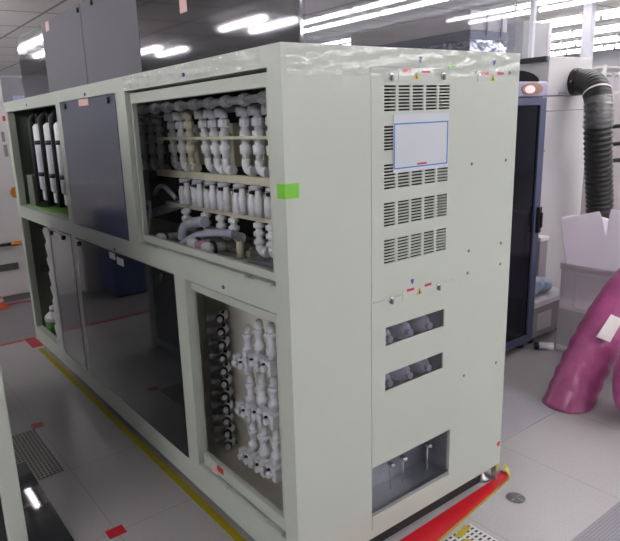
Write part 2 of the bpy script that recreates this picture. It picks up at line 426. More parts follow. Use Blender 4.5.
# quarter-turn latches, warning labels, screws
for (x, z) in ((.482, 1.902), (.763, 1.906), (.486, 1.085), (.762, 1.084)):
    l_ = MB().lathe((x, -.001, z), (0, -1, 0), [(0, .014), (.003, .014), (.004, .010)], 14).build('latch', 'chrome', cab)
    MB().box(x - .004, x + .004, -.012, -.005, z - .014, z + .006).build('latch_key', 'screw', l_, .001)
for (x, z, wbar) in ((.612, 1.918, .044), (1.071, 1.914, .044), (.645, 1.102, .040)):
    s_ = MB(); s_.box(x - .095, x + .095, -.0022, -.0008, z - .028, z + .012)
    s_ = s_.build('warning_label', mat('label_cream', rgb(194, 198, 189), .45, var=.01), cab)
    b = MB()
    for sx in (-1, 1): b.box(x + sx * .052 - wbar / 2, x + sx * .052 + wbar / 2, -.0032, -.0022, z - .001, z + .009)
    b.build('red_bars', 'redpaint', s_)
    MB().prism([(x - .017, z - .026), (x + .017, z - .026), (x, z + .003)], END(-.0034), .0012).build('warning_triangle', 'yellowprint', s_)
    MB().prism([(x - .004, z - .022), (x + .004, z - .022), (x + .001, z - .008), (x - .001, z - .008)], END(-.0042), .0008).build('triangle_mark', 'blackp', s_)
for (x, z) in ((.635, 1.962), (1.079, 1.961), (.604, 1.137)):
    MB().prism([(x - .009, z + .007), (x - .006, z - .006), (x, z - .011), (x + .006, z - .006), (x + .009, z + .007), (x, z + .011)][::-1], END(-.002), .0025).build('blue_mark', 'bluep', cab)
MB().box(.79, .83, -.0022, -.0008, 1.935, 1.943).build('green_mark', 'greentape', cab)
for (x, z) in ((.96, 1.923), (1.19, 1.922), (.957, 1.565), (1.192, 1.564), (.956, 1.203), (1.184, 1.202), (.954, 1.107), (1.186, 1.106), (.952, .639), (1.19, .634)):
    MB().lathe((x, .001, z), (0, -1, 0), [(0, .007), (.003, .007), (.005, .004)], 10).build('screw', 'screw', cab)
MB().lathe((1.243, .001, .196), (0, -1, 0), [(0, .013), (.002, .013), (.003, .009)], 12).build('red_dot', 'redpaint', cab)
# clinging protective film along the top of end face and side
def film(name, u0, u1, v0, v1, fn, nu=60, nv=14, amp=.007):
    vs = []; fs = []
    for j in range(nv + 1):
        for i in range(nu + 1):
            u = u0 + (u1 - u0) * i / nu; v = v0 + (v1 - v0) * j / nv
            w = math.sin(i * .55 + j * .9 + 2 * math.sin(j * .8)) * .5 + math.sin(i * .21 - j * 1.3) * .5
            vs.append(fn(u, v, -.003 - amp * (w + 1) / 2))
    for j in range(nv):
        for i in range(nu):
            a = j * (nu + 1) + i; fs.append((a, a + 1, a + nu + 2, a + nu + 1))
    return MB().add(vs, fs, True).build(name, 'film', cab)
film('protective_film', .02, 1.25, 1.905, 1.998, END(0), 90, 10)
film('protective_film', .1, 1.2, 1.94, 1.995, LONG(.0), 60, 8, .008)
# black block added in place of the shade under the cabinet
MB().box(.07, W - .1, .035, L - .05, .004, Z0).build('shade_block', 'blackp', cab)
# feet
for (x, y) in ((1.2, .06), (.085, .06), (.085, 3.48), (1.2, 3.48)):
    f_ = MB().lathe((x, y, 0), (0, 0, 1), [(0, .045), (.012, .045), (.02, .018), (Z0, .018)], 16).build('foot', 'steel', cab)
MB().box(1.235, 1.255, .004, .03, .0, .085).build('foot_bracket', 'steel', cab, .002)
MB().box(1.237, 1.253, .001, .004, .05, .083).build('bracket_sticker', 'yellowprint', cab)

# ------------------------------------------------------------------ things stuck on the cabinet
pn = thing('paper_notice', 'blue-bordered white paper sheet taped over the louvres of the end face', 'notice', (.645, -.001, 1.565))
MB().box(.491, .799, -.0045, -.003, 1.565, 1.772).build('sheet', 'paper', pn)
b = MB()
for (x0, x1, z0, z1) in ((.493, .794, 1.737, 1.742), (.493, .794, 1.579, 1.584), (.493, .498, 1.579, 1.742), (.789, .794, 1.579, 1.742)): b.box(x0, x1, -.0055, -.0045, z0, z1)
b.build('blue_border', mat('border_blue', rgb(74, 128, 196), .5, var=.02), pn)
b = MB()
for k in range(9): b.box(.515, .515 + random.uniform(.17, .25), -.005, -.0045, 1.705 - .0125 * k, 1.7065 - .0125 * k)
b.build('faint_print', mat('faint_grey', rgb(196, 202, 212), .6, var=.02), pn)
MB().box(.62, .672, -.0055, -.0045, 1.587, 1.594).build('red_print', 'redpaint', pn)
gt = MB().box(-.0045, .054, -.0022, -.0008, 1.524, 1.572).box(-.0022, -.0008, -.0022, .042, 1.524, 1.572)
tag(gt.build('green_tape', 'greentape'), 'bright green tape folded round the near corner of the cream cabinet', 'tape')

# ------------------------------------------------------------------ plumbing behind the upper right window
def stamp(name, label, cat, loc, group, specs):
    t = thing(name, label, cat, loc, group)
    for nm, mb, m_ in specs: mb.build(nm, m_, t, loc=loc)
    return t
def V(x, y, z): return Vector((x, y, z))
def tall_valve(c, lean=0., m_='pvc'):
    """upright plastic valve: stacked bulges on a stem with an elbow foot"""
    c = Vector(c); d = V(0, lean, 1)
    body = MB().lathe(c - d * .10, d, [(0, .016), (.03, .016), (.034, .026), (.07, .028), (.074, .018), (.09, .018), (.094, .024), (.13, .026), (.134, .017), (.2, .017)], 12)
    nut = MB().lathe(c + d * .05, d, [(0, .024), (.006, .027), (.03, .027), (.036, .022)], 8)
    elbow = MB().tube([c - d * .09, c - d * .12, c - d * .135 + V(0, -.012, 0), c - d * .14 + V(0, -.03, 0), c - d * .14 + V(0, -.06, 0)], lambda i: .02 if i < 3 else .023, 10)
    top = MB().tube([c + d * .09, c + d * .105, c + d * .112 + V(-.01, .004, 0), c + d * .112 + V(-.035, .012, 0)], .02, 10)
    return [('body', body, m_), ('union_nut', nut, m_), ('elbow', elbow, m_), ('top_elbow', top, m_)]
GU = 'plastic valves on the upper rail'
ys = [(.47, 0, 'pvc'), (.585, 0, 'pvc'), (.70, -.05, 'pvc'), (.835, 0, 'pvc'), (.94, .12, 'pvc'), (1.05, .14, 'pvc'), (1.16, 0, 'pvc_cream'), (1.27, .04, 'pvc'), (1.39, 0, 'pvc')]
for i, (y, lean, m_) in enumerate(ys):
    c = (.3 + .012 * (i % 3), y, 1.703)
    stamp('valve', '%s white stacked valve from the near corner on the upper rail behind the top window' % ORD[i], 'valve', c, GU, tall_valve(c, lean, m_))
for i, y in enumerate((1.50, 1.60, 1.70, 1.80)):
    c = (.3, y, 1.69)
    stamp('valve', '%s of the dim grey valves at the dark left of the top window' % ORD[i], 'valve', c, 'dim grey valves', tall_valve(c, 0, 'greypl'))
# cream backing blocks between the upper valves
for i, y in enumerate((.53, .65, .77, .89, 1.1, 1.22)):
    c = V(.392, y, 1.66)
    t = thing('valve_block', '%s cream valve block from the near corner behind the upper valves' % ORD[i], 'valve block', c, 'cream valve blocks')
    MB().box(c.x - .03, c.x + .03, c.y - .028, c.y + .028, 1.57, 1.77).build('body', 'pvc_cream', t, .006, loc=c)
    MB().lathe(c + V(-.03, 0, .05), (-1, 0, 0), [(0, .02), (.012, .02), (.018, .012)], 12).build('knob', 'pvc2', t, loc=c)
# rails
def rail(y0, y1, x, z, h, w, label, m_='pvc_cream'):
    o = MB().box(x - w / 2, x + w / 2, y0, y1, z - h / 2, z + h / 2).build('mounting_rail', m_, None, .002, loc=(x, (y0 + y1) / 2, z))
    return tag(o, label, 'rail', 'mounting rails')
rail(.3, 1.46, .268, 1.707, .014, .012, 'thin cream rail across the middle of the upper valves')
rail(.1, 1.5, .28, 1.528, .034, .03, 'thick cream rail below the upper valves')
rail(.1, 1.4, .27, 1.372, .02, .03, 'cream rail under the row of wide valve bodies')
# header pipe near the top
hp = thing('header_pipe', 'grey horizontal pipe with union nuts above the upper valves', 'pipe', (.3, 1.1, 1.843))
MB().cyl((.3, .06, 1.863), (.3, 2.15, 1.863), .017, 14).build('pipe', 'pvc2', hp)
MB().cyl((.36, .06, 1.83), (.36, 2.15, 1.83), .014, 12).build('pipe', 'greypl', hp)
for k in range(13):
    y = .2 + .145 * k
    MB().lathe((.3, y, 1.863), (0, 1, 0), [(0, .022), (.005, .027), (.04, .027), (.045, .022)], 8).build('union_nut', 'pvc', hp)
# wide valve row
GW = 'wide valves between the lower rails'
for i, y in enumerate((.42, .54, .66, .79, .91, 1.03, 1.16)):
    c = V(.3, y, 1.44)
    body = MB().box(c.x - .035, c.x + .035, y - .045, y + .045, 1.385, 1.475)
    cy = MB()
    for s in (-.024, .024): cy.lathe((c.x - .05, y + s, 1.385), (0, 0, 1), [(0, .019), (.07, .021), (.085, .014), (.11, .014)], 12)
    knob = MB().lathe((c.x - .045, y, 1.495), (0, 0, 1), [(0, .012), (.004, .03), (.016, .03), (.02, .02)], 12)
    lug = MB().box(c.x - .07, c.x - .03, y - .014, y + .014, 1.478, 1.492)
    stamp('wide_valve', '%s wide cream valve from the near corner between the lower rails' % ORD[i], 'valve', c, GW,
          [('body', body, 'pvc_cream'), ('twin_cylinder', cy, 'pvc'), ('knob', knob, 'pvc2'), ('lug', lug, 'blackp')])
# lower elbows hanging from the rail
for i, (y, n) in enumerate(((.46, 3), (.55, 3), (.75, 2), (.86, 2), (1.0, 2), (1.2, 2))):
    c = V(.27, y, 1.30); b = MB()
    prof = [(0, .012)]
    for k in range(n): prof += [(.006 + .036 * k, .016), (.01 + .036 * k, .026), (.027 + .036 * k, .026), (.031 + .036 * k, .016)]
    b.lathe((c.x, y, 1.362), (0, 0, -1), prof, 12)
    zb = 1.362 - prof[-1][0]
    e = MB().tube([(c.x, y, zb), (c.x, y, zb - .012), (c.x, y - .01, zb - .022), (c.x, y - .03, zb - .026), (c.x, y - .06, zb - .026)], lambda k: .02 if k < 3 else .024, 10)
    stamp('elbow_fitting', '%s white elbow fitting from the near corner hanging under the lowest rail' % ORD[i], 'pipe fitting', c, 'hanging elbow fittings', [('stack', b, 'pvc'), ('elbow', e, 'pvc')])
def bez(a, b, c, d, n=16):
    a, b, c, d = map(Vector, (a, b, c, d)); o = []
    for i in range(n + 1):
        t = i / n; o.append(a * (1 - t) ** 3 + b * 3 * t * (1 - t) ** 2 + c * 3 * t * t * (1 - t) + d * t ** 3)
    return o
def hose(pts, r, label, m_='hose', nm='hose'):
    o = MB().tube(pts, r, 12).build(nm, m_, None, loc=pts[0]); return tag(o, label, 'hose', 'hoses in the top window')
hose(bez((.25, 1.95, 1.23), (.24, 1.7, 1.26), (.24, 1.45, 1.33), (.3, 1.25, 1.38)), .024, 'thick milky hose slanting up at the left of the top window')
hose(bez((.19, 1.10, 1.222), (.19, 1.10, 1.30), (.19, 1.05, 1.31), (.205, .9, 1.33)), .026, 'thick milky hose rising from the floor in the middle of the top window')
hose(bez((.14, 1.02, 1.215), (.15, .95, 1.25), (.17, .88, 1.30), (.21, .66, 1.30)), .018, 'thin milky hose lying by the pink clamp')
hose(bez((.16, 1.45, 1.21), (.16, 1.42, 1.3), (.18, 1.4, 1.42), (.22, 1.55, 1.36)), .009, 'thin white tube looping beside the slanting hose')
hose(bez((.26, 1.28, 1.4), (.22, 1.36, 1.5), (.24, 1.42, 1.47), (.3, 1.62, 1.4)), .012, 'white bent tube beside the left end of the lowest rail')
cl = thing('pipe_clamp', 'pink clamp holding two white pipe ends at the foot of the top window', 'clamp', (.14, .82, 1.235))
MB().box(.10, .17, .775, .825, 1.191, 1.262).build('clamp_body', mat('pink_plastic', rgb(206, 150, 170), .4, var=.05), cl, .008)
for y in (.735, .865):
    e_ = MB().lathe((.2, y, 1.238), (-1, 0, 0), [(0, .02), (.06, .02), (.075, .03), (.1, .03)], 14).build('pipe_end', 'pvc', cl)
    MB().lathe((.149, y, 1.238), (-1, 0, 0), [(0, .033), (.01, .033)], 14).build('ring', 'blackp', e_)
pe = thing('pipe_end', 'white pipe end with black ring at the lower left of the top window', 'pipe fitting', (.14, 1.19, 1.228))
MB().lathe((.2, 1.19, 1.228), (-1, 0, 0), [(0, .018), (.07, .018), (.08, .026), (.1, .026)], 14).build('body', 'pvc', pe)
MB().lathe((.145, 1.19, 1.228), (-1, 0, 0), [(0, .0235), (.01, .0235)], 14).build('ring', 'blackp', pe)
bx = MB().box(.26, .48, .62, .9, 1.191, 1.222).build('junction_box', mat('beige_grey', rgb(158, 152, 138), .5, var=.04), None, .006)
tag(bx, 'flat beige-grey box on the floor of the upper window bay', 'box')
tag(MB().cyl((.235, .655, 1.191), (.235, .655, 1.265), .017, 12).build('peg', 'pvc_cream'), 'short cream peg beside the flat beige-grey box', 'peg')
bx = MB().box(.2, .36, .33, .55, 1.191, 1.206).build('drip_tray', mat('tray_grey', rgb(140, 140, 150), .3, var=.06), None, .01)
tag(bx, 'grey drip tray under the two nearest hanging elbows', 'tray')

# ------------------------------------------------------------------ plumbing behind the lower right window
GF = 'flow fittings in the lower window column'
t0 = None
for i in range(11):
    z = .845 - .0685 * i; c = V(.22, .92, z)
    d_ = V(-.72, -.69, .0).normalized(); o_ = V(.318, .96, z)
    body = MB().lathe(o_, d_, [(0, .018), (.02, .018), (.024, .025), (.055, .025), (.059, .017), (.085, .017)], 12)
    ring = MB().lathe(o_ + d_ * .083, d_, [(0, .020), (.010, .022), (.014, .019)], 14)
    knob = MB().lathe(o_ + d_ * .096, d_, [(0, .0135), (.014, .0135), (.019, .009)], 12)
    side = MB().lathe((.25, .985, z - .010), (-.9, .3, 0), [(-.04, .012), (.0, .012), (.004, .019), (.028, .019)], 10)
    lug = MB().lathe(o_ + V(-.03, -.035, .021), d_, [(0, .008), (.014, .008)], 8)
    stamp('flow_fitting', '%s flow fitting from the top of the column behind the lower window' % ORD[i], 'pipe fitting', c, GF,
          [('body', body, 'pvc'), ('ring', ring, 'blackp'), ('knob', knob, 'pvc'), ('side_nut', side, 'pvc2'), ('lug', lug, 'blackp')])
tag(MB().cyl((.19, 1.03, .117), (.19, 1.03, 1.138), .016, 12).build('standpipe', 'pvc', None, loc=(.19, 1.03, .117)), 'milky upright pipe at the far edge of the lower window', 'pipe')
GD = 'branching valves in the lower window'
n_ = 0
for (y, x, zs) in ((.655, .25, (.72, .48, .24)), (.525, .225, (.78, .53, .27)), (.405, .205, (.80, .56, .31))):
    for k, z in enumerate(zs):
        c = V(x, y, z); n_ += 1
        stem = MB().lathe((x, y, z), (0, 0, 1), [(0, .018), (.018, .018), (.021, .027), (.048, .027), (.052, .018), (.09, .018), (.093, .025), (.115, .025)], 12)
        arm = MB().tube([(x, y, z + .105), (x, y, z + .12), (x + .012, y + .010, z + .126), (x + .03, y + .04, z + .13)], .017, 10)
        blk = MB().box(x - .042, x + .042, y - .034, y + .034, z - .04, z)
        for s in (-1, 1):
            blk.box(x - .052, x - .02, y + s * .044 - .012, y + s * .044 + .012, z - .05, z + .010)
            blk.cyl((x - .052, y + s * .026, z - .02), (x - .072, y + s * .026, z - .02), .014, 10)
        port = MB().lathe((x - .043, y, z - .018), (-1, 0, 0), [(0, .011), (.006, .011)], 10)
        leg = MB().tube([(x, y, z - .04), (x - .008, y - .004, z - .06), (x - .016, y - .014, z - .075)], lambda i: .021 - .003 * i, 10)
        stamp('branching_valve', '%s branching white valve from the top in the %s column beside the flow fittings' % (ORD[k], ('first', 'second', 'third')[(n_ - 1) // 3]), 'valve', c, GD,
              [('stem', stem, 'pvc'), ('arm', arm, 'pvc'), ('block', blk, 'pvc'), ('port', port, 'blackp'), ('foot_elbow', leg, 'pvc')])
for i, (a, b) in enumerate((((.24, .60, .70), (.24, .58, .25)), ((.225, .46, .74), (.22, .455, .3)))):
    p = bez(a, V(*a) + V(-.06, -.02, -.1), V(*b) + V(-.04, .06, .1), b); hose([q_ + V(.058, 0, 0) for q_ in p], .012, ('white drain tube crossing the branching valves in the lower window', 'white drain tube nearest the corner in the lower window')[i], 'pvc')

# ------------------------------------------------------------------ upper left bay: three white filter columns
for i, y in enumerate((3.13, 2.86, 2.62)):
    c = V(.12, y, 1.3)
    t = thing('filter_column', '%s white filter column with black collars in the far upper bay' % ('leftmost', 'middle', 'rightmost')[i], 'filter', c, 'filter columns')
    MB().lathe((.13, y, 1.34), (0, 0, 1), [(0, .03), (.02, .048), (.47, .048), (.49, .03)], 16).build('housing', 'pvc', t, loc=c)
    for z in (1.45, 1.68): MB().lathe((.13, y, z), (0, 0, 1), [(0, .051), (.03, .051)], 16).build('collar', 'blackp', t, loc=c)
    MB().cyl((.13, y, 1.83), (.13, y, 1.93), .02, 12).build('head_pipe', 'blackp', t, loc=c)
    MB().box(.1, .16, y - .03, y + .03, 1.27, 1.34).build('foot_valve', 'pvc', t, .006, loc=c)
for i, y in enumerate((3.25, 2.99, 2.73)):
    o = MB().tube([(.11, y, 1.25), (.11, y, 1.6), (.11, y, 1.86), (.13, y - .03, 1.9), (.2, y - .06, 1.92)], .026, 12).build('black_pipe', 'blackp', None, loc=(.11, y, 1.25))
    tag(o, '%s black upright pipe between the white filter columns' % ('leftmost', 'middle', 'rightmost')[i], 'pipe', 'black pipes in the far upper bay')
tr = MB().box(.055, .34, 2.26, 3.46, 1.191, 1.2); tr.box(.055, .063, 2.26, 3.46, 1.2, 1.222); tr.box(.332, .34, 2.26, 3.46, 1.2, 1.222); tr.box(.063, .332, 2.26, 2.268, 1.2, 1.222); tr.box(.063, .332, 3.452, 3.46, 1.2, 1.222)
tag(tr.build('spill_tray', 'greentray'), 'shallow green spill tray under the filter columns', 'tray')
tag(MB().box(.07, .17, 3.29, 3.445, 1.2005, 1.45).build('control_box', 'inner_green', None, .006), 'grey-green box in the left corner of the far upper bay', 'box')
# lower left bay: bottle and torn film
bt = thing('bottle', 'squat green-and-white bottle on the floor of the far lower bay', 'bottle', (.13, 3.40, .117))
MB().lathe((.13, 3.40, .117), (0, 0, 1), [(0, .07), (.01, .078), (.13, .078), (.16, .05)], 18).build('body', 'green', bt)
MB().lathe((.13, 3.40, .25), (0, 0, 1), [(0, .079), (.035, .079), (.06, .055), (.08, .03)], 18).build('shoulder', 'label', bt)
MB().lathe((.13, 3.40, .33), (0, 0, 1), [(0, .033), (.04, .033)], 14).build('cap', 'pvc', bt)
b2 = thing('canister', 'dark green canister beside the bottle in the far lower bay', 'canister', (.16, 3.19, .117))
MB().lathe((.16, 3.19, .117), (0, 0, 1), [(0, .08), (.14, .08), (.17, .05)], 18).build('body', mat('dark_green', rgb(40, 62, 42), .4, var=.1), b2)
MB().lathe((.16, 3.19, .287), (0, 0, 1), [(0, .04), (.035, .04)], 14).build('cap', 'greypl', b2)
sh = MB().box(.1, .45, 2.78, 3.5, .66, .70).build('dark_bar', 'blackp'); tag(sh, 'black crossbar inside the far lower bay', 'bar')
vs = []
N = 26
for k in range(N + 1):
    z = .205 + (1.115 - .205) * k / N
    e0 = 2.735 + .012 * math.sin(k * 1.3); e1 = 2.86 + .03 * math.sin(k * 2.1) + .02 * math.sin(k * 5.3)
    if k < 9: e1 += .035
    vs += [(-.006, e0, z), (-.008 - .006 * math.sin(k), e1, z), (-.005, e0, z), (-.006 - .006 * math.sin(k), e1, z)]
fs = []
for k in range(N):
    a = 4 * k; b = a + 4
    fs += [(a, a + 1, b + 1, b), (a + 2, b + 2, b + 3, a + 3), (a, b, b + 2, a + 2), (a + 1, a + 3, b + 3, b + 1)]
fs += [(0, 2, 3, 1), (4 * N, 4 * N + 1, 4 * N + 3, 4 * N + 2)]
tag(MB().add(vs, fs, False).build('torn_film', 'whitegrey'), 'ragged strip of white film hanging at the edge of the far lower bay', 'film')
# blobs seen through the slot windows: pump heads
for i in range(6):
    x = .535 + .12 * (i % 3); z = .90 if i < 3 else .71
    c = V(x, .08, z - .05)
    t = thing('pump_head', '%s pump head from the left behind the %s slot window' % (ORD[i % 3], 'upper' if i < 3 else 'lower'), 'pump', c, 'pump heads behind the slot windows')
    MB().lathe((x, .15, z), (0, -1, 0), [(0, .034), (.03, .042), (.07, .036), (.085, .022)], 16).build('housing', 'pvc', t, loc=c)
    MB().lathe((x, .065, z), (0, -1, 0), [(0, .015), (.02, .015)], 10).build('spindle', 'pvc', t, loc=c)
    MB().box(x - .02, x + .02, .1, .359, z - .02, z + .02).build('bracket', 'greypl', t, loc=c)

# ------------------------------------------------------------------ enclosure on top of the cabinet
ex = thing('exhaust_enclosure', 'polished steel and clear acrylic screen standing on top of the cream cabinet', 'enclosure', (.1, 0, 2.0))
MB().box(.097, .107, 2.66, 3.30, 2.0, 2.443).build('mirror_panel', 'mirror', ex)
MB().box(.097, .107, .02, 1.20, 2.0, 2.443).build('mirror_panel', 'mirror', ex)
gs = MB().box(.094, .106, 1.93, 2.66, 2.0, 2.443).box(.0955, .1075, 1.20, 1.928, 2.0, 2.443).build('grey_panel', 'greysheet', ex)
for (y, z) in ((1.96, 2.414), (1.745, 2.416)): MB().lathe((.0945, y, z), (-1, 0, 0), [(0, .014), (.006, .014), (.010, .008)], 12).build('bolt', 'blackp', gs)
MB().box(.0925, .094, 2.50, 2.57, 2.385, 2.44).build('sticker', 'pinklabel', gs)
MB().box(.0955, .097, .73, .79, 2.21, 2.29).build('sticker', 'pinklabel', ex)
MB().box(.107, 1.25, .02, .026, 2.0, 2.443).build('acrylic_panel', 'acrylic', ex)
MB().box(.095, .112, .012, .03, 2.0, 2.443).build('corner_strip', 'acrylic', ex)
fb = thing('filter_box', 'pinkish beige box with grey band behind the clear screen on the cabinet top', 'box', (1.1, .4, 2.0))
MB().box(1.0, 1.25, .06, .75, 2.09, 2.165).build('box_top', 'pinkbeige', fb, .004)
MB().box(.996, 1.254, .056, .755, 2.055, 2.09).build('band', 'bandgrey', fb, .002)
MB().box(1.0, 1.25, .06, .75, 2.0, 2.055).build('foil_skirt', 'foil', fb)
for x in (1.1, 1.2): MB().box(x - .004, x + .004, .052, .056, 2.07, 2.15).build('strap', 'bandgrey', fb)

# ------------------------------------------------------------------ floor pieces
def sheet(name, poly, z, t, m_, label, cat, group=None):
    c = V(sum(p[0] for p in poly) / len(poly), sum(p[1] for p in poly) / len(poly), z)
    o = MB().prism(poly, lambda u, v, d: V(u, v, z + d), t).build(name, m_, None, loc=c)
    return tag(o, label, cat, group)
def rect(x0, x1, y0, y1): return [(x0, y0), (x1, y0), (x1, y1), (x0, y1)]
sheet('yellow_tape', rect(-.012, .026, .25, 3.5), .0, .0015, 'yellow', 'long yellow floor tape along the foot of the windowed side', 'tape')
sheet('red_tape', [(.1, -.15), (.67, -.114), (1.29, -.034), (1.335, .012), (.54, -.006), (.1, -.012)], .0, .0015, 'red', 'broad strip of red floor tape along the foot of the louvred end', 'tape')
sheet('red_tape', [(.95, -.052), (1.24, -.02), (1.33, .002), (1.325, .03), (1.24, .012)], .0016, .0015, 'red', 'short red tape overlapping the broad strip at the right corner', 'tape')
sheet('yellow_edge_tape', [(.62, -.121), (1.29, -.041), (1.345, .008), (1.335, .012), (1.288, -.033), (.62, -.112)], .0017, .001, 'yellow', 'thin yellow edge line along the broad red tape', 'tape')
hz = thing('hazard_scrap', 'small yellow and black scrap of hazard tape at the right corner of the cabinet', 'tape', (1.33, -.005, 0))
MB().prism([(1.31, -.03), (1.345, -.005), (1.35, .03), (1.325, .02)], lambda u, v, d: V(u, v, .003 + d + .6 * max(0, v + .02)), .002).build('scrap', 'yellowprint', hz)
MB().prism([(1.318, -.02), (1.332, -.01), (1.338, .02), (1.328, .014)], lambda u, v, d: V(u, v, .0055 + d + .6 * max(0, v + .02)), .001).build('black_stripe', 'blackp', hz)
sheet('red_tape', rect(-.04, .05, 3.56, 3.84), .0, .0015, 'red', 'square red tape at the far end of the yellow line', 'tape')
sheet('red_marker', rect(-.43, -.36, 2.085, 2.15), .0, .0015, 'red', 'small red floor marker beside the floor grille', 'marker', 'red floor markers')
sheet('red_marker', rect(-.44, -.36, .80, .865), .0, .0015, 'red', 'small red floor marker nearest the camera in the aisle', 'marker', 'red floor markers')
sheet('floor_grille', rect(-.70, -.425, 1.49, 2.075), .0, .003, 'grille', 'slotted metal floor grille in the aisle', 'floor grille')
sheet('floor_mat', rect(-2.4, .9, 3.84, 5.08), .0, .002, 'mat_grey', 'grey floor mat with red tape edges at the far end of the aisle', 'mat')
sheet('red_tape', rect(-2.4, -.05, 3.80, 3.84), .0, .0015, 'red', 'red tape line along the near edge of the grey mat', 'tape')
sheet('red_tape', rect(-.1, .9, 5.085, 5.14), .0, .0015, 'red', 'red tape line along the far edge of the grey mat', 'tape')
sheet('perforated_tile', rect(1.537, 2.174, .191, .828), .0, .002, 'perf', 'perforated floor tile behind the right corner of the cabinet', 'floor tile', 'perforated floor tiles')
sheet('perforated_tile', rect(.894, 1.531, -1.095, -.458), .0, .002, 'perf_dark', 'grey perforated floor tile at the lower right of the photo', 'floor tile', 'perforated floor tiles')
sheet('perforated_tile', rect(.25, .86, -.45, -.125), .0, .0012, 'perf_slot', 'slotted white floor tile with yellow stripes by the red tape', 'floor tile', 'perforated floor tiles')
for i, (x0, x1, y0, y1) in enumerate(((.735, .83, -.16, -.135), (.62, .76, -.215, -.19), (.5, .66, -.27, -.245))):
    sheet('yellow_stripe', [(x0 + .02, y0), (x1 + .02, y0 + .02), (x1, y1 + .02), (x0, y1)], .0013, .001, 'yellow', '%s yellow stripe from the red tape on the slotted tile' % ORD[i], 'tape', 'yellow stripes')
dc = thing('floor_disc', 'round dark metal cover set in the floor right of the red tape', 'floor cover', (1.181, -.144, 0))
MB().lathe((1.181, -.144, 0), (0, 0, 1), [(0, .042), (.002, .042), (.003, .038)], 28).build('plate', mat('dark_metal', rgb(104, 104, 104), .35, .7, var=.1), dc)
b = MB(); b.box(1.145, 1.217, -.147, -.141, .003, .0036, Matrix.Rotation(0, 4, 'Z')); b.box(1.178, 1.184, -.18, -.108, .003, .0036)
b.build('groove', 'chrome', dc)
sheet('gloss_panel', rect(-.752, -.575, .70, 1.69), .0, .02, 'gloss_black', 'glossy black plate on the floor by the cream post', 'plate')

# ------------------------------------------------------------------ the neighbouring machine at the left
nb = thing('neighbour_machine', 'cream-framed machine with dark panels at the lower left edge', 'cabinet', (-1.2, 1.6, 0))
NH = 2.0
fx1, fy0, fy1, fx0 = -.757, .87, 2.9, -3.0  # depth and far end are unseen, set to shade the aisle
MB().box(fx1 - .075, fx1, fy0, fy0 + .075, .0, NH - .05).build('corner_post', 'cream', nb, .006)
MB().box(fx1 - .075, fx1, fy1 - .075, fy1, .0, NH - .05).build('corner_post', 'cream', nb, .006)
MB().box(fx0, fx0 + .075, fy0, fy0 + .075, .0, NH - .05).build('corner_post', 'cream', nb, .006)
MB().box(fx0, fx0 + .075, fy1 - .075, fy1, .0, NH - .05).build('corner_post', 'cream', nb, .006)
MB().box(fx0 + .075, fx1 - .075, fy0 + .02, fy0 + .03, .1, NH - .1).build('end_window', 'smoke_dark', nb)
MB().box(fx1 - .03, fx1 - .02, fy0 + .075, fy1 - .075, .1, NH - .1).build('side_window', 'smoke_dark', nb)
MB().box(fx0 + .075, fx1 - .075, fy1 - .03, fy1 - .02, .1, NH - .1).build('end_window', 'smoke_dark', nb)
MB().box(fx0, fx1, fy0, fy1, NH - .05, NH).build('top_panel', 'cream', nb, .006)
MB().box(fx0 + .02, fx0 + .03, fy0 + .075, fy1 - .075, .1, NH - .1).build('back_panel', 'cream', nb)
b = MB()
for y in (fy0, fy1 - .05): b.box(fx0 + .075, fx1 - .075, y, y + .05, .04, .1)
b.box(fx1 - .05, fx1, fy0 + .075, fy1 - .075, .04, .1)
b.build('bottom_rail', 'cream', nb, .004)

# ------------------------------------------------------------------ far end of the aisle
wc = thing('white_cabinet', 'tall white cabinet beyond the far end of the long cabinet', 'cabinet', (.1, 5.6, 0))
MB().box(-.6, .75, 5.15, 6.2, .08, 2.06).build('body', 'white', wc, .01)
MB().box(-.55, .7, 5.2, 6.15, 0, .08).build('plinth', 'greypl', wc)
MB().box(-.35, .285, 5.135, 5.15, .36, .43).build('vent_grille', mat('vent_dark', rgb(92, 94, 90), .6, var=.3, scale=40), wc)
for (x, z, w, h, m_) in ((.352, 1.92, .03, .05, 'redpaint'), (.318, 1.74, .03, .1, 'greypl'), (.325, 1.60, .035, .12, 'greypl')):
    MB().box(x - w / 2, x + w / 2, 5.146, 5.15, z - h / 2, z + h / 2).build('label_plate', m_, wc)
sw = MB().lathe((.367, 5.15, 1.17), (0, -1, 0), [(0, .06), (.015, .06), (.02, .045)], 20).build('rotary_switch', 'orange', wc)
MB().box(.352, .382, 5.10, 5.132, 1.115, 1.225).build('switch_handle', 'brown', sw, .006)
hd = thing('barrier_rod', 'black rod with an orange tip sticking out before the white cabinet', 'rod', (.1, 5.1, .64))
MB().cyl((-.5, 5.09, .66), (.23, 5.09, .645), .017, 12).build('rod', 'blackp', hd)
MB().cyl((.23, 5.09, .645), (.335, 5.09, .64), .024, 12).build('tip', 'orange', hd)
MB().cyl((-.45, 5.09, .66), (-.45, 5.149, .66), .02, 10).build('wall_mount', 'blackp', hd)
bt = thing('orange_cone', 'small orange and white cone at the foot of the white cabinet', 'cone', (.02, 5.06, .002))
MB().lathe((.02, 5.02, .002), (0, 0, 1), [(0, .09), (.012, .09), (.012, .06), (.14, .02), (.15, .015)], 16).build('cone_body', mat('cone_orange', rgb(214, 96, 52), .5, var=.1), bt)
MB().lathe((.02, 5.02, .07), (0, 0, 1), [(0, .046), (.03, .037)], 16).build('band', 'label', bt)
tb = thing('grey_hood', 'grey hood with white edge on top of the far white cabinet', 'hood', (.2, 5.7, 2.06))
MB().box(-.3, .74, 5.3, 6.1, 2.06, 2.33).build('panel', mat('hood_grey', rgb(150, 148, 156), .4, var=.03), tb, .006)
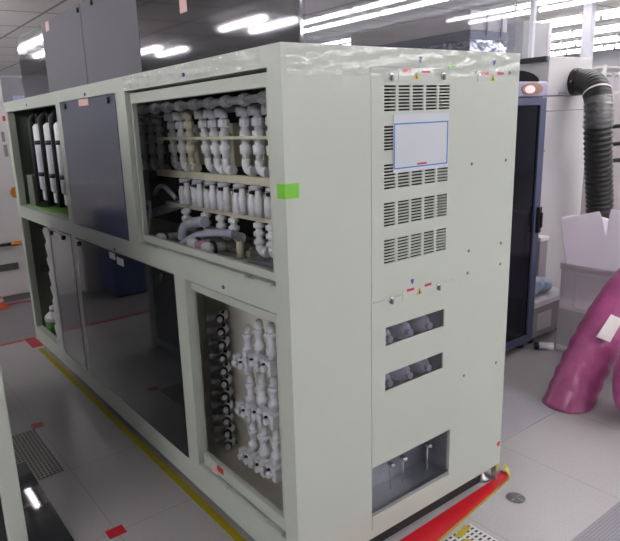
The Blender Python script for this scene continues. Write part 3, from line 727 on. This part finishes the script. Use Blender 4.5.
MB().box(.36, .40, 5.285, 5.3, 2.06, 2.33).build('edge_strip', 'white', tb)
MB().box(.5, .62, 5.296, 5.3, 2.08, 2.15).build('blue_label', 'bluefilm', tb)
bc = thing('blue_cabinet', 'blue cabinet seen mirrored in the smoked panels', 'cabinet', (-1.4, 4.7, 0))
MB().box(-1.75, -1.06, 4.45, 4.85, .04, .93).build('body', 'blueCab', bc, .008)
MB().box(-1.72, -1.09, 4.48, 4.82, 0, .04).build('plinth', 'blackp', bc)
MB().box(-1.72, -1.42, 4.44, 4.45, .1, .85).build('door', 'blueCab', bc, .003); MB().box(-1.40, -1.1, 4.44, 4.45, .1, .85).build('door', 'blueCab', bc, .003)
tag(MB().box(-2., -.92, 4.95, 5.1, 0, 1.22).build('white_partition', 'white', None, .01), 'low white partition behind the blue cabinet', 'partition')

# ------------------------------------------------------------------ right of the cabinet
rk = thing('server_rack', 'dark blue-black equipment rack standing behind the right end of the cabinet', 'rack', (2.6, 1.2, 0))
x0, x1, y0, y1 = 2.2, 2.955, .85, 1.75
MB().box(x0, x1, y0 + .03, y1, .05, 1.95).build('body', 'rack', rk, .006)
MB().holed(x0, x1, .06, 1.85, [(x0 + .07, x1 - .075, .12, 1.80)], .03, END(y0)).build('door_frame', 'rack', rk, .003)
MB().box(x0 + .07, x1 - .075, y0 + .012, y0 + .02, .12, 1.80).build('door_glass', 'rackglass', rk)
hd = MB().box(x0, x1, y0 - .004, y0 + .03, 1.855, 1.955).build('header', 'lavender', rk, .012)
c_ = [(2.755 + .125 * math.cos(t * math.pi / 12), 1.906 + .042 * math.sin(t * math.pi / 12)) for t in range(24)]
MB().prism(c_, END(y0 - .010), .007).build('badge', 'brown', hd)
c_ = [(2.72 + .06 * math.cos(t * math.pi / 12), 1.903 + .026 * math.sin(t * math.pi / 12)) for t in range(24)]
MB().prism(c_, END(y0 - .013), .004).build('badge_spot', 'pinkbeige', hd)
c_ = [(2.63 + .25 * math.cos(t * math.pi / 12), 1.951 + .075 * math.sin(t * math.pi / 12)) for t in range(13)]
MB().prism(c_, END(y0 + .02), .5).build('fan_hood', mat('matt_black', rgb(26, 26, 28), .9, spec=.1), rk)
l_ = MB().box(x1 - .052, x1 - .014, y0 - .025, y0 + .002, .9, 1.09).build('latch', 'blackp', rk, .006)
MB().box(x1 - .042, x1 - .024, y0 - .04, y0 - .025, .94, 1.05).build('latch_handle', 'blackp', l_, .004)
for (x, y) in ((x0 + .06, y0 + .08), (x1 - .06, y0 + .08), (x0 + .06, y1 - .06), (x1 - .06, y1 - .06)):
    MB().lathe((x, y, 0), (0, 0, 1), [(0, .04), (.02, .04), (.03, .02), (.05, .02)], 14).build('foot', 'blackp', rk)

wm = thing('white_machine', 'tall off-white machine from whose front the black duct comes', 'machine', (4.05, 1.8, 0))
MB().box(3.56, 4.42, 1.3, 2.3, .05, 1.75).build('lower_body', 'whitewarm', wm, .006)
MB().box(3.56, 4.42, 1.305, 2.3, 1.756, 1.872).build('middle_body', 'whitewarm', wm, .004)
MB().box(3.73, 4.42, 1.3, 2.3, 1.878, 2.19).build('upper_body', 'whitewarm', wm, .008)
MB().box(3.6, 4.38, 1.34, 2.26, 0, .05).build('plinth', 'greypl', wm)
b = MB().box(3.69, 3.715, 1.31, 2.28, 2.15, 2.19)
for y in (1.4, 2.15): b.box(3.715, 3.73, y, y + .03, 2.155, 2.185)
b.build('top_rail', 'blackp', wm)
MB().box(3.9, 4.02, 1.296, 1.3, 1.885, 1.905).build('name_strip', 'lavender', wm)
MB().lathe((3.74, 1.3, 1.43), (0, -1, 0), [(0, .008), (.004, .008)], 10).build('screw', 'screw', wm)

dt = thing('flexible_duct', 'thick black ribbed duct bending down from the off-white machine', 'duct', (4.13, 1.3, 0))
path = bez((4.14, 1.296, 1.985), (4.14, 1.17, 1.985), (4.0, 1.03, 1.98), (3.968, .99, 1.76), 22)
path += bez((3.968, .99, 1.76), (3.955, .98, 1.55), (4.06, 1.0, 1.3), (4.13, 1.0, 1.0), 22)[1:]
path += bez((4.13, 1.0, 1.0), (4.17, 1.0, .7), (4.2, 1.0, .3), (4.2, 1.0, .0), 20)[1:]
dense = []
for i in range(len(path) - 1):
    for k in range(4): dense.append(Vector(path[i]).lerp(Vector(path[i + 1]), k / 4))
dense.append(path[-1])
acc = [0]
for i in range(1, len(dense)): acc.append(acc[-1] + (dense[i] - dense[i - 1]).length)
MB().tube(dense, lambda i: .104 + (.006 * math.sin(acc[i] * 2 * math.pi / .043) if acc[i] > .42 else .0025 * math.sin(acc[i] * 2 * math.pi / .03)), 28).build('hose', 'duct', dt)
MB().lathe((4.14, 1.299, 1.985), (0, -1, 0), [(0, .115), (.02, .115), (.024, .112), (.045, .112)], 30).build('flange_ring', mat('dark_ring', rgb(70, 68, 64), .25, .8, var=.4, scale=14), dt)
i_ = 17; d_ = (path[i_ + 1] - path[i_ - 1]).normalized()
MB().lathe(path[i_] - d_ * .006, d_, [(0, .110), (.004, .112), (.012, .112), (.016, .110)], 30, caps=False).build('clamp_band', 'label', dt)
seg = [p for p, a in zip(dense, acc) if .40 < a < .62]
MB().tube(seg, lambda i: .1125 + .002 * math.sin(i * 1.7), 28, caps=False).build('film_wrap', clear('duct_film', (.95, .95, .95), .16, .12, bump=1., bscale=40), dt)

# crate with a white bag in it
ct = thing('storage_crate', 'grey-white plastic crate right of the rack holding a white bag', 'crate', (3.35, .2, 0))
cx0, cx1, cy0, cy1 = 3.05, 3.75, -.35, .715
b = MB(); t_ = .012
b.box(cx0, cx1, cy0, cy1, 0, .02)
b.box(cx0, cx0 + t_, cy0, cy1, .02, .66); b.box(cx1 - t_, cx1, cy0, cy1, .02, .66)
b.box(cx0 + t_, cx1 - t_, cy0, cy0 + t_, .02, .66); b.box(cx0 + t_, cx1 - t_, cy1 - t_, cy1, .02, .66)
b.build('body', 'cratelow', ct, .006)
b = MB().holed(cy0 - .006, cy1 + .006, .63, .675, [], .006, LONG(cx0 - .006))
b.box(cx0, cx1, cy1, cy1 + .006, .63, .675)
b.build('rim', 'cratelow', ct, .004)
MB().holed(cy0 + .1, cy1 - .1, .34, .60, [(cy0 + .12, cy1 - .12, .36, .58)], .006, LONG(cx0 - .004)).build('recess_frame', 'cratelow', ct, .002)
MB().box(cx0 - .003, cx0 + .001, cy0, cy1, .05, .33).build('lower_band', mat('crate_band', rgb(200, 196, 200), .5, var=.03), ct)
# bag: open-topped liner with a flared wavy mouth and a V-shaped gap
ring = []
def side(a, b, n): return [(a[0] + (b[0] - a[0]) * i / n, a[1] + (b[1] - a[1]) * i / n) for i in range(n)]
q = .02
base = side((cx0 + q, cy0 + q), (cx0 + q, cy1 - q), 120) + side((cx0 + q, cy1 - q), (cx1 - q, cy1 - q), 30) + side((cx1 - q, cy1 - q), (cx1 - q, cy0 + q), 40) + side((cx1 - q, cy0 + q), (cx0 + q, cy0 + q), 30)
nb_ = len(base); rows_ = 28; vs = []; fs = []
cxm, cym = (cx0 + cx1) / 2, (cy0 + cy1) / 2
for j in range(rows_ + 1):
    f = j / rows_
    for i, (x, y) in enumerate(base):
        top = 1.03 + .03 * math.sin(i * .17) + .02 * math.sin(i * .41)
        if i <= 120:                                            # aisle side
            top = 1.085 - .085 * max(0, (y - .42) / .27) if y > .42 else 1.10
            g_ = abs(y - .405) / .032
            if g_ < 1: top = min(top, .90 + .2 * g_)
        elif i < 150: top = 1.01 - .11 * ((i - 120) / 30) ** 2
        if 150 <= i < 190: top = .90
        elif i >= 190: top = .90 + .18 * (i - 190) / 30
        z = .42 + (top - .42) * f
        fl = max(0, z - .69) * .14
        wob = .012 * math.sin(i * .13 + j * .25) * max(0, z - .69)
        dx = (x - cxm) / .35; dy = (y - cym) / .52
        vs.append((x + dx * (fl + wob), y + dy * (fl + wob), z))
for j in range(rows_):
    for i in range(nb_):
        a = j * nb_ + i; b = j * nb_ + (i + 1) % nb_
        fs.append((a, b, b + nb_, a + nb_))
bg = MB().add(vs, fs, True).build('bag', 'bag'); so = bg.modifiers.new('thick', 'SOLIDIFY'); so.thickness = .004
tag(bg, 'open white translucent bag lining the grey-white crate', 'bag')

# pink wrapped tube leaning on the floor
pk = thing('pink_wrapped_tube', 'pink plastic-wrapped tube lying with its open end on the floor', 'tube', (2.3, .2, 0))
path = bez((2.25, .205, -.06), (2.36, .185, .17), (2.52, .17, .40), (2.78, .12, .64), 26) + bez((2.78, .12, .64), (2.88, .09, .73), (2.92, -.02, .78), (2.9, -.2, .72), 10)[1:]
b = MB().tube(path, lambda i: .136 + .003 * math.sin(i * 1.9) + .003 * math.sin(i * 4.1), 30)
b.v = [(v[0], v[1], max(v[2], .002 + .0005 * (i % 3))) for i, v in enumerate(b.v)]
b.build('wrap', 'pink', pk)
n__ = V(-.55, -.62, .50).normalized(); a__ = V(.64, -.08, .76).normalized(); a__ = (a__ - n__ * a__.dot(n__)).normalized(); s__ = a__.cross(n__)
MB().prism([(-.045, -.085), (.035, -.075), (.04, .09), (-.03, .085)], lambda u, v, d: V(2.53, .168, .40) + s__ * u + a__ * v + n__ * (.150 + d), .004).build('label_sheet', 'label', pk)
pb = thing('pink_bundle', 'second pink wrapped bundle at the right edge of the photo', 'bundle', (2.38, -.14, 0))
MB().sphere((2.38, -.14, .252), .21, .11, .25, 20, 14).build('wrap', 'pink', pb)

# low white cart with blue film, small grey box
lc = thing('low_cart', 'low white-topped cart between the rack and the crate', 'cart', (3.2, 1.05, 0))
MB().box(2.98, 3.5, .86, 1.27, .30, .345).build('cart_top', 'white', lc, .006)
MB().box(3.0, 3.48, .88, 1.25, .05, .30).build('cart_body', 'greypl', lc, .006)
for (x, y) in ((3.03, .91), (3.45, .91), (3.03, 1.22), (3.45, 1.22)): MB().lathe((x - .015, y, .025), (1, 0, 0), [(0, .025), (.03, .025)], 14).build('castor', 'blackp', lc)
MB().box(3.05, 3.25, .872, .88, .1, .24).build('door', 'whitegrey', lc, .003)
bf = MB()
for (x, y, r) in ((3.1, 1.0, .09), (3.2, 1.03, .1), (3.3, 1.0, .08)): bf.sphere((x, y, .346 + r * .72), r * 1.1, r, r * .72, 16, 10)
tag(bf.build('blue_plastic_bag', 'bluefilm'), 'crumpled pale blue plastic bag on the low white cart', 'bag')
sb = thing('grey_case', 'small upright grey case with white lid on the low cart', 'case', (3.42, 1.1, .345))
MB().box(3.38, 3.5, 1.08, 1.24, .345, .73).build('body', mat('case_grey', rgb(160, 156, 158), .5, var=.04), sb, .008)
MB().box(3.37, 3.5, 1.07, 1.25, .73, .765).build('lid', 'white', sb, .006)
# small valve foot on the floor by the rack
fv = thing('floor_pipe', 'short white pipe with a black end lying on the floor by the rack', 'pipe', (3.0, .78, 0))
MB().cyl((2.96, .8, .028), (3.03, .72, .028), .027, 14).build('pipe', 'pvc', fv)
MB().cyl((2.94, .823, .028), (2.96, .8, .028), .028, 14).build('black_end', 'blackp', fv)

# grey machine with three rods at the right edge
gm = thing('grey_machine', 'grey draped machine with black rods at the right edge', 'machine', (6, 2, 0))
MB().box(5.42, 6.6, 1.6, 2.5, 0, 1.92).build('body', mat('drape_grey', rgb(168, 162, 162), .7, var=.06, scale=3, bump=.3, bscale=6), gm, .03)
for k, z in enumerate((1.56, 1.38, 1.21)): MB().cyl((5.5, 1.62, z), (5.52, 1.42, z + .02), .022, 12).build('rod', 'blackp', gm)
# distant white cabinet with bright edge, columns, racks
dw = thing('white_cabinet', 'tall distant white cabinet between the two columns', 'cabinet', (6.4, 3.4, 0))
MB().box(6.12, 6.68, 3.05, 3.7, 0, 2.85).build('body', mat('distant_grey', rgb(172, 172, 178), .5, var=.02), dw, .01)
MB().box(6.68, 6.74, 3.03, 3.7, 0, 2.87).build('edge_strip', 'white', dw, .006)
for (x, y, w, lab) in ((6.07, 2.9, .055, 'slim white column left of the distant cabinet'), (7.5, 2.95, .12, 'thicker white column above the black duct')):
    o = MB().box(x - w / 2, x + w / 2, y - w / 2, y + w / 2, 0, 3.2).build('column', 'column', None, .006)
    tag(o, lab, 'column', 'white columns')
for i, (x, y) in enumerate(((11.2, 4.4), (13.2, 5.6), (9.9, 2.9))):
    sh = thing('wire_shelf', '%s distant white shelving rack at the upper right' % ('nearer', 'farthest', 'closest')[i], 'shelf', (x, y, 0), 'distant shelving')
    for (a, b_) in ((-.8, -.3), (.8, -.3), (-.8, .3), (.8, .3)): MB().box(x + a - .025, x + a + .025, y + b_ - .025, y + b_ + .025, 0, 2.5).build('upright', 'white', sh)
    for z in (.3, .85, 1.4, 1.95, 2.45): MB().box(x - .8, x + .8, y - .3, y + .3, z, z + .035).build('shelf_board', 'white', sh)
# ------------------------------------------------------------------ world, camera, view
w = bpy.data.worlds.new('world'); SC.world = w; w.use_nodes = True
w.node_tree.nodes['Background'].inputs[0].default_value = (.8, .84, .9, 1); w.node_tree.nodes['Background'].inputs[1].default_value = .3
R = [[0.8098776835480985, -0.5849703179268679, -0.043679112116718904], [-0.17102741805547214, -0.1642440645209327, -0.9714800613203146], [0.5611129654214424, 0.7942503474435392, -0.2330635656248583]]
cam = bpy.data.cameras.new('camera'); co = bpy.data.objects.new('camera', cam); COL.objects.link(co)
cam.sensor_fit = 'HORIZONTAL'; cam.sensor_width = 36; cam.lens = 601.7092 / 620 * 36
cam.shift_x = 41.4334 / 620; cam.shift_y = -3.9606 / 620; cam.clip_start = .02; cam.clip_end = 100
mw = Matrix.Identity(4)
for i in range(3):
    mw[i][0] = R[0][i]; mw[i][1] = -R[1][i]; mw[i][2] = -R[2][i]
mw[0][3], mw[1][3], mw[2][3] = -1.1608, -1.5312, 1.7662
co.matrix_world = mw
SC.camera = co
SC.view_settings.view_transform = 'Standard'; SC.view_settings.look = 'None'
SC.view_settings.gamma = 1; SC.view_settings.use_curve_mapping = False
SC.view_settings.exposure = 1.36
SC.cycles.max_bounces = 10; SC.cycles.transparent_max_bounces = 16
